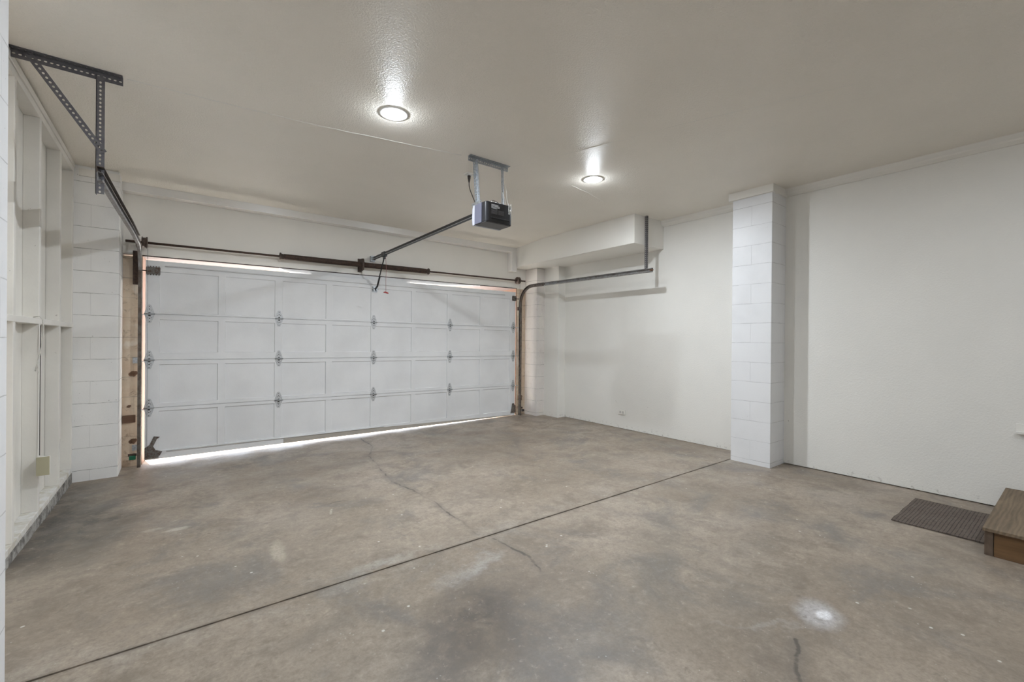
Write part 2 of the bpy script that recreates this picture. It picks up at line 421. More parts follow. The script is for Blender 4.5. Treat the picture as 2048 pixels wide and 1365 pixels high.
M['brown'] = wood('brown_wood', (.20, .11, .06), (.12, .06, .035), 0, 12)
M['ply'] = wood('weathered_plywood', (.255, .188, .120), (.125, .088, .055), 0, 7)
M['fir'] = wood('stained_fir', (.21, .115, .048), (.13, .070, .030), 1, 7, knots=[(3.89, .265, .075, .022)])
M['firend'] = wood('weathered_board_end', (.17, .12, .085), (.10, .07, .05), 2, 9)
M['salmon'] = plain('salmon_stucco', (.16, .082, .050), .8, 0, 60, .5, c2=(.14, .072, .045), vs=5)
M['salmon2'] = plain('pink_soffit', (.075, .052, .046), .8, 0, 60, .3)
M['drive'] = plain('driveway_concrete', (.72, .71, .69), .9, 0, 20, .3, c2=(.66, .65, .63), vs=3)
for nm, st_ in (('lamp', 200.0), ('lamp_fill', 70.0)):
    em = NT(nm+'_lens'); em.b.inputs['Emission Color'].default_value = (.86, .93, 1.0, 1); em.b.inputs['Emission Strength'].default_value = st_; em.set((.9, .9, .9), .4); M[nm] = em.m

n = NT('woven_mat'); v = n.coord()
wv = n.n.new('ShaderNodeTexBrick'); n._in(wv.inputs[0], v); wv.inputs['Scale'].default_value = 1; wv.inputs['Brick Width'].default_value = .026; wv.inputs['Row Height'].default_value = .019
wv.inputs['Mortar Size'].default_value = .0025; wv.inputs['Mortar Smooth'].default_value = .6
mc = n.mix(wv.outputs['Fac'], (.135, .105, .085), (.055, .043, .035)); mc = n.mix(n.map(n.noise(v, 60, 5, .7), .4, .7, 0, .6), mc, (.20, .165, .14))
fr = n.map(n.noise(n.mapping(v, (2, 1, 0)), 22, 4, .6), .70, .74, 0, .7); mc = n.mix(fr, mc, (.50, .46, .42))
n.bump(n.math('SUBTRACT', 1.0, wv.outputs['Fac']), .7, .004); M['mat'] = n.set(mc, .9)

# ------------------------------------------------------------------ the setting
HB = lambda X: 2.110 + .0083*(X+.27)          # underside of the header over the door
def fz(X, Y):
    if Y <= 2.355: return 0.0
    t = min((Y-2.355)/3.6, 1.0)
    return t*(-.058+.0105*(min(max(X, -.8), 5.0)+.27))
b = B()
xs = [-1.0+.25*i for i in range(27)]
ys = [-3.0+.35*i for i in range(15)]+[2.1, 2.3518, 2.3522, 2.3638, 2.3642]+[2.6+.3*i for i in range(12)]+[6.165]
ys = sorted(set(round(q, 4) for q in ys if not (2.30 < q < 2.3517)))
vs = []; fs = []
for y_ in ys:
    for x_ in xs:
        vs.append((x_, y_, fz(x_, y_)-(.010 if 2.3520 < y_ < 2.3640 else 0)))
nx = len(xs)
for j in range(len(ys)-1):
    for i in range(nx-1): fs.append((j*nx+i, j*nx+i+1, (j+1)*nx+i+1, (j+1)*nx+i))
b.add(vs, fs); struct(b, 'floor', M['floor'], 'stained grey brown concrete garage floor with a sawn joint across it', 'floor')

b = B().box(-1.0, 5.5, -3.1, 5.17, 2.86, 3.0).prism([(5.17, 2.86), (5.83, 2.812), (5.83, 3.0), (5.17, 3.0)], 'x', -1.0, 5.5)
b.box(-1.0, 5.5, 5.83, 6.165, 2.95, 3.0)
struct(b, 'ceiling', M['ceil'], 'glossy off-white textured garage ceiling', 'ceiling')

struct(B().box(-.67, -.47, -3.0, 2.31, -.02, 2.86), 'wall_left', M['blockn'], 'white painted block wall at the extreme left edge of the picture', 'wall')
struct(B().box(-1.0, 5.5, -3.1, -3.0, -.02, 2.86), 'wall_back', M['wall'], 'white wall behind the camera', 'wall')
b = B().box(5.09, 5.5, -3.0, 1.945, .009, 2.86).box(5.12, 5.5, -3.0, 1.945, -.05, .009)
struct(b, 'wall_right', M['wall'], 'white textured wall right of the block pillar, behind the floor mat', 'wall')
b = B().box(5.16, 5.5, 1.945, 5.31, .004, 2.86).box(5.19, 5.5, 1.945, 5.31, -.08, .004)
struct(b, 'wall_right_rear', M['wall'], 'white wall between the block pillar and the garage door corner', 'wall')
struct(B().box(5.012, 5.5, 5.31, 5.66, -.08, 2.50), 'trim_corner', M['wall'], 'narrow smooth white pilaster in the far right corner', 'pilaster', .004)
struct(B().box(4.838, 5.5, 5.654, 5.965, -.08, 2.50), 'trim_corner_block', M['blockr'], 'painted block pier right of the garage door', 'pier', .004)
struct(B().box(4.766, 5.16, 1.945, 2.343, -.02, 2.86), 'trim_pillar', M['block'], 'white painted concrete block pillar against the right wall', 'pillar', .005)
struct(B().box(4.733, 5.10, 1.925, 2.372, 2.782, 2.8605), 'trim_pillar_cap', M['trimw'], 'flat white board collar at the top of the block pillar', 'trim', .002)
cor = lambda X: [(X, 2.792), (X-.018, 2.792), (X-.052, 2.812), (X-.062, 2.822), (X-.070, 2.86), (X, 2.86)]
struct(B().prism(cor(5.09), 'y', -3.0, 1.93), 'trim_cornice_front', M['trimw'], 'white cornice along the top of the right wall nearer the camera', 'trim')
struct(B().prism(cor(5.16), 'y', 2.37, 3.45), 'trim_cornice_rear', M['trimw'], 'white cornice between the block pillar and the boxed soffit', 'trim')
b = B().box(4.539, 5.5, 3.45, 5.965, 2.495, 2.862)
struct(b, 'trim_soffit', M['trimw'], 'boxed white soffit under the ceiling in the right rear corner', 'soffit', .004)
# left side: pier, jamb, header
struct(B().box(-1.0, -.425, 5.585, 6.165, -.10, 2.83), 'wall_pier_left', M['blockp'], 'white painted block pier left of the garage door', 'pier', .004)
struct(B().box(-.425, -.272, 5.965, 6.165, -.10, 2.10), 'trim_jamb_left', M['blockj'], 'stained cream block strip behind the left door track', 'jamb')
struct(B().box(4.650, 5.5, 5.965, 6.165, -.10, 2.15), 'trim_jamb_right', M['blockj'], 'narrow stained block strip behind the right door track', 'jamb')
b = B().prism([(-.425, HB(-.425)+.012), (4.650, HB(4.650)+.012), (4.650, 2.95), (-.425, 2.95)], 'y', 5.965, 6.165)
b.box(4.650, 5.5, 5.965, 6.165, 2.15, 2.95)
struct(b, 'wall_header', M['header'], 'smooth off-white header wall above the garage door', 'wall')
struct(B().prism([(5.83, 2.812), (5.838, 2.733), (5.965, 2.733), (5.965, 2.95), (5.83, 2.95)], 'x', -.425, 4.45), 'trim_header_board', M['gloss'], 'glossy white board along the top of the header wall', 'trim')
struct(B().box(4.445, 4.545, 5.834, 5.965, 2.425, 2.812), 'trim_header_board_end', M['gloss'], 'upright end of the white header board beside the soffit', 'trim')
struct(B().prism([(-.70, 2.735), (-.42, 2.735), (-.42, 2.80), (-.70, 2.80)], 'y', 5.565, 5.60), 'trim_pier_cap', M['trimw'], 'white board across the top of the left block pier', 'trim')
b = B()
zb = [(.95, 2.135), (1.15, 2.075), (1.40, 2.045), (2.60, 2.050), (2.95, 2.085), (3.90, 2.140)]
b.prism(zb+[(3.90, 2.20), (.95, 2.20)], 'y', 5.9665, 5.9795)
b.box(1.35, 2.65, 5.9485, 5.9665, 2.030, 2.062)
struct(b, 'trim_gap_strip', M['door'], 'sagging white strip added under the middle of the header to close the lit gap', 'trim')  # added strip, shaped to close the lit gap over the door's middle

b = B().prism([(-.2725, 5.966), (-.2725, 6.165), (-.249, 6.165), (-.2700, 5.966)], 'z', -.10, HB(-.27)-.001)
struct(b, 'trim_frame_left', M['salmon'], 'thin salmon door frame edge right of the left door track', 'door frame')
struct(B().box(4.638, 4.6505, 5.9665, 6.165, -.10, HB(4.64)-.001), 'trim_frame_right', M['salmon'], 'thin salmon door frame edge left of the right door track', 'door frame')
struct(B().prism([(-.2725, HB(-.2725)), (4.650, HB(4.650)), (4.650, HB(4.65)+.011), (-.2725, HB(-.2725)+.011)], 'y', 5.966, 6.165), 'trim_frame_top', M['salmon2'], 'thin pink door frame edge under the header wall', 'door frame')
# framed wall on the left
wl = root('wall_left_framed', (-.78, 4.0, 0), 'open white painted stud wall between the near block wall and the block pier', 'wall', kind='structure')
B().box(-.86, -.815, 2.25, 4.997, -.05, 2.86).box(-.86, -.815, 5.003, 5.60, -.05, 2.86).box(-.90, -.862, 2.25, 5.60, -.05, 2.86).build('sheathing', M['sheath'], wl)
for (y0, y1) in ((3.735, 3.780), (4.335, 4.380), (5.005, 5.050), (5.540, 5.584)):
    B().box(-.815, -.735, y0, y1, .078, 2.755).build('stud', M['stud'], wl, .003)
B().box(-.815, -.735, 2.25, 5.584, .036, .078).build('sill_plate', M['sill'], wl, .004)
b = B()
N = 26
for i in range(N):
    y0 = 2.25+(5.584-2.25)*i/N; y1 = 2.25+(5.584-2.25)*(i+1)/N
    j0 = random.uniform(-.004, .006) if 0 < i else 0; j1 = j0
    b.box(-.815, -.733+.5*j0, y0, y1, -.08, .0365)
b.build('concrete_curb', M['curb'], wl, .004)
B().box(-.815, -.732, 2.25, 5.584, 1.353, 1.391).build('ledge_board', M['stud'], wl, .002)
b = B().box(-.815, -.735, 2.25, 5.584, 2.755, 2.80).box(-.815, -.728, 2.25, 5.584, 2.802, 2.845); b.build('top_plate', M['stud'], wl, .002)
B().box(-.815, -.800, 5.42, 5.52, .36, 1.352).build('batten', M['stud'], wl, .002)
B().box(-.815, -.795, 4.02, 4.12, .10, 1.352).build('batten', M['stud'], wl, .002)
B().box(-.815, -.795, 4.02, 4.12, 1.392, 2.755).build('batten', M['stud'], wl, .002)
B().tube([(-.806, 3.93, .08), (-.806, 3.93, 2.75)], .008, 8).build('conduit', M['stud'], wl)

# beads of cracked filler on the ceiling
b = B()
def bead(pts, r):
    q = []
    for a, c in zip(pts, pts[1:]):
        for k in range(10):
            t = k/10; q.append((a[0]+(c[0]-a[0])*t+random.uniform(-.003, .003), a[1]+(c[1]-a[1])*t+random.uniform(-.004, .004), 2.8605))
    q.append((*pts[-1], 2.8605)); b.tube(q, r, 6)
bead([(-.24, 3.61), (.30, 3.56), (.852, 3.501), (1.40, 3.40), (1.95, 3.292)], .0042)
bead([(2.46, 3.20), (2.55, 2.95), (2.69, 2.58), (2.943, 1.80), (3.3, .9)], .0016)
bead([(3.234, 3.233), (3.5, 3.28), (3.864, 3.374)], .0028)
bead([(2.42, 3.22), (2.8, 3.23), (3.234, 3.233)], .0007)
struct(b, 'trim_ceiling_bead', M['trimw'], 'thin cracked filler lines along the ceiling board joints', 'trim')

# outside
b = B().box(-8, 14, 6.165, 20, -.40, -.085)
b.prism([(6.165, -.40), (6.40, -.40), (6.40, -.084), (6.165, -.064)], 'x', -.272, 4.650)
struct(b, 'ground_driveway', M['drive'], 'sunlit concrete driveway glimpsed under the garage door', 'driveway')
struct(B().box(-1.6, -.315, 8.8, 9.0, -.10, 3.4), 'wall_outside_left', M['salmon'], 'salmon outside wall glimpsed past the left door edge', 'wall')
struct(B().box(4.650, 5.2, 6.165, 7.15, -.10, 3.0), 'wall_outside_right', M['salmon'], 'salmon outside return wall at the right door edge', 'wall')
struct(B().prism([(-.272, HB(-.272)+.002), (4.650, HB(4.650)+.002), (4.650, 3.0), (-.272, 3.0)], 'y', 6.165, 7.15), 'trim_outside_soffit', M['salmon2'], 'pink soffit over the outside of the garage door, deepened to block direct sun', 'soffit')  # overhang depth set to keep direct sun out of the garage

# ------------------------------------------------------------------ garage door
DX0, DX1 = -.245, 4.592
def dz(z, X):
    t = (X-DX0)/(DX1-DX0)
    pts = [(-.006, .006), (.535, -.034), (1.033, -.030), (1.512, -.028), (2.068, .016)]
    for (a, da), (c, dc) in zip(pts, pts[1:]):
        if z <= c or c == 2.068:
            q = (z-a)/(c-a); return z+(da+(dc-da)*q)*t
    return z
door = root('door_1', (2.17, 5.93, -.03), 'closed white garage door of four sections with eight recessed panels each', 'garage door', kind='structure')
PX = [(-.131, .384), (.450, .951), (1.030, 1.533), (1.606, 2.113), (2.175, 2.703), (2.766, 3.285), (3.366, 3.876), (3.955, 4.475)]
SE = [(-.006, .533, .078, .497), (.537, 1.031, .577, .985), (1.035, 1.510, 1.110, 1.458), (1.514, 2.068, 1.530, 1.958)]
FY, RY, BY = 5.920, 5.932, 5.948
for (z0, z1, p0, p1) in SE:
    b = B()
    xs_ = [DX0]+[q for p in PX for q in p]+[DX1]
    rows = [z0, p0, p1, z1]
    def V(x, y, z): return (x, y, dz(z, x))
    for r in range(3):
        for i in range(len(xs_)-1):
            x0, x1 = xs_[i], xs_[i+1]; za, zb_ = rows[r], rows[r+1]
            if r == 1 and i % 2 == 1:
                ix, iz = .004, .004
                A = [V(x0, FY, za), V(x1, FY, za), V(x1, FY, zb_), V(x0, FY, zb_)]
                I = [V(x0+ix, RY, za+iz), V(x1-ix, RY, za+iz), V(x1-ix, RY, zb_-iz), V(x0+ix, RY, zb_-iz)]
                b.add(A+I, [(0,1,5,4), (1,2,6,5), (2,3,7,6), (3,0,4,7), (4,5,6,7)])
            else:
                b.add([V(x0, FY, za), V(x1, FY, za), V(x1, FY, zb_), V(x0, FY, zb_)], [(0,1,2,3)])
    # sides and back
    b.add([V(DX0, FY, z0), V(DX1, FY, z0), V(DX1, BY, z0), V(DX0, BY, z0), V(DX0, FY, z1), V(DX1, FY, z1), V(DX1, BY, z1), V(DX0, BY, z1)],
          [(0,1,2,3), (7,6,5,4), (0,4,7,3), (1,2,6,5), (3,7,6,2)])
    if z0 > 0: b.box(DX0+.004, DX1-.004, 5.938, 5.946, z0-.045, z0+.012)   # lap behind the seam
    sec = b.build('door_section', M['door'], door)
b = B(); b.prism([(1.05, -.001), (4.50, .003), (4.50, .012), (1.9, .060), (1.05, .050)], 'y', 5.9165, 5.9225)
b.build('bottom_seal', M['seal'], door)['label'] = 'beige rubber bottom seal'
B().tube([(-.088, 5.912, 2.018), (2.1, 5.909, 2.016), (4.359, 5.912, 2.020)], .006, 8).build('truss_rod', M['door'], door)
B().tube([(-.069, 5.912, .070), (1.3, 5.909, .066), (2.3, 5.912, .062)], .006, 8).build('truss_rod', M['door'], door)

def make_hinge(x, z):
    b = B()
    out = []
    for (u, w) in ((0, .098), (.013, .094), (.022, .072), (.036, .030), (.040, .006), (.040, -.006), (.036, -.030), (.022, -.072), (.013, -.094)): out.append((u, w))
    full = out+[(-u, w) for u, w in reversed(out[1:])]
    b.prism([(x+u, z+w) for u, w in full], 'y', 5.9165, 5.9205)
    b.prism([(x-.014, z-.030), (x+.014, z-.030), (x+.014, z+.030), (x-.014, z+.030)], 'y', 5.912, 5.9165)
    b.mat(1)
    for (u, w, r) in ((0, .078, .0045), (0, -.080, .0045), (-.014, .040, .0035), (.014, .040, .0035), (-.014, -.040, .0035), (.014, -.040, .0035), (0, .050, .0055), (0, -.046, .0055)):
        b.tube([(x+u, 5.9155, z+w), (x+u, 5.9170, z+w)], r, 8, smooth=False)
    b.prism([(x-.012, z+.008), (x-.006, z+.017), (x+.006, z+.017), (x+.012, z+.008)], 'y', 5.9105, 5.9125)
    b.prism([(x-.010, z-.024), (x+.010, z-.024), (x+.010, z-.012), (x-.010, z-.012)], 'y', 5.9105, 5.9125)
    h = b.build('hinge', [M['hinge'], M['hole']], door)
    B().tube([(x-.044, 5.908, z), (x+.044, 5.908, z)], .0065, 10).build('hinge_pin', M['galv'], h)
    return h
HX = [-.212, .993, 2.150, 3.330, 4.545]
for k, z in enumerate((.535, 1.033, 1.512)):
    for i, x in enumerate(HX):
        h = make_hinge(x, dz(z, x))
        if i == 0: B().tube([(x-.04, 5.905, dz(z, x)-.012), (x-.072, 5.885, dz(z, x)-.012)], .004, 8).build('roller_stem', M['galv'], h)
        if i == 4: B().tube([(x+.04, 5.905, dz(z, x)), (x+.085, 5.885, dz(z, x))], .006, 8).build('roller_stem', M['galv'], h)
def top_bracket(x0, x1, z0, z1):
    b = B().box(x0, x1, 5.902, 5.920, z0+.012, z1-.012)
    for i in range(5):
        u = x0+(x1-x0)*(i+.5)/5; b.box(u-.004, u+.004, 5.908, 5.920, z0, z1)
    o = b.build('top_bracket', M['brk'], door, .001)
    return o
tb = top_bracket(-.238, -.125, 1.915, 2.01); B().tube([(-.20, 5.90, 1.955), (-.285, 5.885, 1.955)], .005, 8).build('roller_stem', M['rust'], tb)
tb = top_bracket(4.515, 4.60, 1.935, 2.02); B().tube([(4.56, 5.90, 1.97), (4.64, 5.885, 1.97)], .006, 8).build('roller_stem', M['rust'], tb)
b = B().prism([(-.245, .02), (-.12, .03), (-.10, .07), (-.155, .09), (-.175, .13), (-.145, .205), (-.12, .225), (-.17, .235), (-.205, .15), (-.245, .12)], 'y', 5.908, 5.9195)
b.box(-.245, -.13, 5.895, 5.9195, .012, .03); b.build('bottom_bracket', M['brk'], door, .001)
b = B().prism([(4.50, .04), (4.59, .04), (4.59, .16), (4.565, .20), (4.53, .20), (4.52, .12)], 'y', 5.905, 5.9195); b.build('bottom_bracket', M['brk'], door, .001)

# ------------------------------------------------------------------ torsion shaft over the door
SZ = lambda X: 2.236+.0083*(X+.4)
ts = root('torsion_spring_shaft', (2.1, 5.965, 2.2), 'rusty torsion shaft with two springs mounted on the wall above the garage door', 'torsion spring')
SY = 5.87
B().tube([(-.40, SY, SZ(-.40)), (4.755, SY, SZ(4.755))], .0125, 12).build('shaft', M['rust'], ts)
def spring(x0, x1):
    nn = int((x1-x0)/.0085); prof = []
    for i in range(nn): prof += [(i*.0085, .031), (i*.0085+.00425, .036)]
    prof.append((nn*.0085, .031)); xm = (x0+x1)/2
    bb = B().lathe_x(x0, SY, SZ(xm), prof, 14)
    bb.v = [(x, y, z+.0083*(x-xm)) for x, y, z in bb.v]
    return bb.build('spring', M['rust'], ts)
for a, c in ((1.03, 1.94), (1.995, 2.90)):
    spring(a, c)
def cone(x, sgn):
    B().lathe_x(x, SY, SZ(x), [(0, .020), (.002*sgn, .044), (.014*sgn, .046), (.018*sgn, .036), (.05*sgn, .030)] if sgn > 0 else [(-.05, .030), (-.018, .036), (-.014, .046), (-.002, .044), (0, .020)], 16).build('winding_cone', M['drum'], ts)
cone(.985, 1); cone(2.945, -1)
b = B().prism([(5.80, SZ(1.967)+.01), (5.82, SZ(1.967)+.075), (5.9645, SZ(1.967)+.085), (5.9645, SZ(1.967)-.085), (5.82, SZ(1.967)-.075), (5.80, SZ(1.967)-.01)], 'x', 1.955, 1.979)
b.box(1.94, 1.995, 5.957, 5.9645, SZ(2)-.09, SZ(2)+.09); b.build('centre_bracket', M['drum'], ts, .003)
for x in (-.275, 4.575):
    z = SZ(x)
    b = B().lathe_x(x, SY, z, [(0, .030), (0, .058), (.006, .060), (.008, .050), (.030, .050), (.040, .060), (.046, .060), (.048, .030)], 24)
    b.build('cable_drum', M['drum'], ts)
b = B().box(-.318, -.306, 5.80, 5.9645, SZ(-.3)-.05, SZ(-.3)+.05); b.build('bearing_plate', M['rust'], ts, .003)
b = B().box(4.650, 4.656, 5.86, 5.9645, SZ(4.65)-.03, SZ(4.65)+.03); b.build('bearing_plate', M['rust'], ts, .003)
B().tube([(-.225, 5.815, SZ(-.25)-.03), (-.226, 5.90, .09)], .0018, 6).build('lift_cable', M['galv'], ts)
B().tube([(4.605, 5.815, SZ(4.6)-.03), (4.590, 5.895, .10)], .0018, 6).build('lift_cable', M['galv'], ts)

# ------------------------------------------------------------------ tracks
def jprof(sg):
    # web on the outer side, flanges towards the door (sg = +1: door is at +x), rolled lips
    t = .0022; h = .026; d = .024
    o = [(0, -h), (0, h), (d, h), (d+.004, h-.005), (d+.004, h-.011), (d+.002, h-.011), (d+.001, h-.006), (d-.001, h-t), (t, h-t), (t, -h+t), (d-.001, -h+t), (d+.001, -h+.006), (d+.002, -h+.011), (d+.004, -h+.011), (d+.004, -h+.005), (d, -h)]
    return [(a*sg, b_) for a, b_ in o]
def track_path(xv, xh, yv, zh, yend, r=.30, zlo=0):
    P = [(xv, yv, zlo), (xv, yv, (zlo+zh)/2), (xv, yv, zh-r)]
    for k in range(1, 11):
        a = PI/2*k/10; P.append((xv+(xh-xv)*.1*k/10, yv-r*(1-math.cos(a)), zh-r+r*math.sin(a)))
    P.append((xh, yend, zh)); return P
# left
tl = root('door_track', (-.30, 5.86, -.05), 'door track left of the garage door, hung from a triangle of dark punched steel', 'door track')
P = track_path(-.300, -.300, 5.868, 2.200, 5.4, .25, fz(-.3, 5.87)+.003)
B().sweep(P[:3], jprof(1), (1, 0, 0)).build('vertical_rail', M['trackb'], tl)
hp = P[2:13]; h2 = []
for i, p in enumerate(hp): h2.append((p[0]-.004*i/10, p[1], p[2]))
h2 += [(-.318, 5.0, 2.205), (-.345, 4.3, 2.212), (-.372, 3.57, 2.222)]
B().sweep(h2, jprof(1), (1, 0, 0)).build('horizontal_rail', M['track'], tl)
B().sweep(h2[10:], [(-.001, -.026), (-.004, -.026), (-.004, -.060), (-.001, -.060)], (1, 0, 0)).sweep(h2[10:], [(-.001, -.057), (-.001, -.060), (.030, -.060), (.030, -.057)], (1, 0, 0)).build('reinforcing_angle', M['trackb'], tl)
HY = 3.622
b = B().angle((-.730, HY, 2.8585), (-.262, HY, 2.8585), (0, 0, -1), (0, -1, 0), .046, .003, pitch=.024, hw=.0075, hh=.0048)
b.build('ceiling_angle', M['dsteel'], tl)
b = B().angle((-.384, HY-.006, 2.835), (-.384, HY-.006, 2.130), (1, 0, 0), (0, 1, 0), .040, .003, pitch=.024, hw=.0075, hh=.0055); 
b.build('hanger_strap', M['dsteel'], tl)
u = Vector((.330, 0, -.500)).normalized(); w = Vector((u.z, 0, -u.x))
b = B().holed((-.678, HY-.012, 2.845), u, -w, (0, -1, 0), .572, .036, .003, pitch=.024, hw=.0075, hh=.0058)
b.build('diagonal_brace', M['dsteel'], tl)
B().box(-.345, -.300, 5.905, 5.9648, 1.81, 2.15).box(-.3015, -.298, 5.84, 5.9648, 1.81, 2.15).build('flag_bracket', M['rust'], tl, .001)
for z in (1.03, .13):
    B().box(-.345, -.300, 5.957, 5.9648, z-.03, z+.03).box(-.3035, -.300, 5.86, 5.9648, z-.012, z+.012).build('jamb_bracket', M['galv'], tl, .001)
# right
tr = root('door_track', (4.65, 5.86, -.02), 'curved grey door track right of the garage door, hung from one steel strap', 'door track')
P = track_path(4.668, 4.700, 5.868, 2.172, 5.4, .27, fz(4.65, 5.87)+.003)
B().sweep(P[:3], jprof(-1), (1, 0, 0)).build('vertical_rail', M['trackb'], tr)
hp = P[2:13]; h2 = []
for i, p in enumerate(hp): h2.append((4.668+.030*i/10, p[1], p[2]))
h2 += [(4.706, 5.30, 2.172), (4.713, 4.6, 2.168), (4.722, 3.9, 2.164), (4.730, 3.31, 2.160)]
B().sweep(h2[:12], jprof(-1), (1, 0, 0)).build('curved_rail', M['trackb'], tr)
B().sweep(h2[11:], jprof(-1), (1, 0, 0)).build('horizontal_rail', M['track'], tr)
b = B().tube([(4.716, 3.30, 2.160), (4.716, 3.345, 2.160)], .010, 12); b.build('track_stop', M['brown'], tr)
b = B().angle((4.735, 3.41, 2.86), (4.735, 3.41, 2.150), (1, 0, 0), (0, 1, 0), .030, .0025, pitch=.024, hw=.007, hh=.0045); b.build('hanger_strap', M['dsteel'], tr)
B().box(4.655, 4.72, 5.94, 5.9648, 1.78, 1.84).build('jamb_bracket', M['rust'], tr, .001)
B().box(4.668, 4.73, 5.88, 5.9648, .10, .13).build('jamb_bracket', M['rust'], tr, .001)

# ------------------------------------------------------------------ opener
op = root('garage_door_opener', (2.18, 3.15, 2.86), 'black and lavender garage door opener hung from the ceiling, its rail running to the door', 'garage door opener')
UX0, UX1, UY0, UY1, UZ0, UZ1 = 2.048, 2.322, 3.05, 3.235, 2.263, 2.432
# back shell with rounded upright corners
def rbox(x0, x1, y0, y1, z0, z1, r, seg=5, corners=(1,1,1,1)):
    pts = []
    for (cx, cy, a0, on) in ((x1, y1, 0, corners[0]), (x0, y1, 90, corners[1]), (x0, y0, 180, corners[2]), (x1, y0, 270, corners[3])):
        if not on: pts.append((cx, cy)); continue
        ox = cx-r if cx == x1 else cx+r; oy = cy-r if cy == y1 else cy+r
        for k in range(seg+1):
            a = math.radians(a0+90*k/seg); pts.append((ox+r*math.cos(a), oy+r*math.sin(a)))
    return B().prism(pts, 'z', z0, z1)
mh = rbox(UX0, UX1, UY0, UY1-.12, UZ0, UZ1, .028, corners=(0, 0, 1, 1)).build('motor_housing', M['black'], op, .006)
B().box(UX0+.003, UX1-.003, UY0+.068, UY1, UZ0+.002, UZ1-.006).build('chassis', M['grey'], op, .003)
B().box(UX0+.006, UX1-.006, UY0+.016, UY1-.004, UZ0-.004, UZ0+.003).build('bottom_cover', M['grey'], op, .002)
B().box(UX0-.004, UX0+.006, UY0+.066, UY1-.012, UZ0, UZ1-.004).build('side_lens', M['lav'], op, .002)
b = B().prism([(UY1-.012, UZ0-.006), (UY1+.018, UZ0-.004), (UY1+.026, UZ0+.05), (UY1+.022, UZ1-.03), (UY1+.010, UZ1-.004), (UY1-.012, UZ1-.002)], 'x', UX0-.006, UX1+.002)
b.build('front_lens', M['lens'], op, .003)
# ledge across the back shell and printed label
B().box(UX0+.05, UX1-.03, UY0-.006, UY0+.002, UZ0+.030, UZ0+.040).build('ridge', M['black'], mh, .002)
b = B()
random.seed(3)
for (z, x0, x1, hgt) in ((2.408, 2.100, 2.172, .0065), (2.398, 2.100, 2.186, .0065), (2.388, 2.100, 2.186, .0055), (2.379, 2.100, 2.160, .0045)):
    x = x0
    while x < x1:
        wd = random.uniform(.0035, .0075); b.box(x, min(x+wd, x1), UY0-.0011, UY0-.0002, z-hgt/2, z+hgt/2); x += wd+.0012
b.build('label_print', M['ink'], mh)
b = B()
for z in (2.366, 2.358, 2.350, 2.342, 2.334):
    for (x0, x1) in ((2.100, 2.162), (2.172, 2.232)):
        x = x0
        while x < x1:
            wd = random.uniform(.003, .008); b.box(x, min(x+wd, x1), UY0-.0011, UY0-.0002, z-.0016, z+.0016); x += wd+.0014
b.build('small_print', M['ink2'], mh)
B().box(UX0+.02, UX1-.02, UY0+.08, UY1-.02, UZ1-.006, UZ1+.010).holed((UX0, UY0+.075, UZ1-.004), (0, 1, 0), (0, 0, 1), (1, 0, 0), .15, .026, .002).build('top_bracket', M['galv'], op)
b = B()
for i in range(6):
    x = 2.10+i*.022; b.box(x, x+.008, UY0+.03, UY0+.045, UZ1-.002, UZ1+.012+.004*(i % 2))
b.build('terminal_block', M['white'], mh, .001)
pts = [(2.09+.15*t, UY0+.05, UZ1+.002+.026*math.sin(PI*t)) for t in [k/12 for k in range(13)]]
B().tube(pts, .003, 8).build('antenna_cable', M['cord'], op)
def wavy(p0, p1, amp, n_=20, ph=0):
    p0 = Vector(p0); p1 = Vector(p1)
    return [p0.lerp(p1, k/n_)+Vector((amp*math.sin(ph+7*k/n_), 0, 0)) for k in range(n_+1)]
b = B().tube(wavy((2.335, 3.236, 2.68), (2.32, 3.15, UZ1+.005), -.012), .0014, 6).tube(wavy((2.372, 3.236, 2.68), (2.365, 3.15, UZ1+.005), .007), .0014, 6)
b.build('sensor_wire', M['wire'], op)
# bundle of white wires tied at the right rear corner
b = B(); random.seed(5)
for j in range(5):
    q = []; c = Vector((2.287, UY0-.006, 2.385+.006*j))
    for k in range(26):
        a = k/25*2*PI*1.6+j; q.append(c+Vector((.014*math.sin(a)+.004*math.cos(3*a), -.004+.003*math.cos(2*a), .034*math.cos(a*.62+j*.4))))
    b.tube(q, .0016, 6)
b.tube([(2.281, UY0-.006, 2.40), (2.276, UY0-.004, 2.45)], .0014, 6).tube([(2.287, UY0-.010, 2.392), (2.287, UY0-.010, 2.372)], .006, 8)
b.build('wire_bundle', M['wire'], op)
# hanging angle and straps
b = B().angle((2.000, 3.262, 2.8585), (2.425, 3.262, 2.8585), (0, 0, -1), (0, -1, 0), .042, .0025, pitch=.022, hw=.007, hh=.0045); b.build('ceiling_angle', M['galv'], op)
b = B().angle((2.070, 3.250, 2.835), (2.086, 3.226, 2.405), (-1, 0, 0), (0, -1, 0), .032, .0025, pitch=.022, hw=.0065, hh=.004)
b.v = list(b.v); b.build('hanger_strap', M['galv'], op)
b = B().angle((2.340, 3.250, 2.835), (2.332, 3.226, 2.425), (1, 0, 0), (0, -1, 0), .028, .0025, pitch=.022, hw=.0065, hh=.004); b.build('hanger_strap', M['galv'], op)
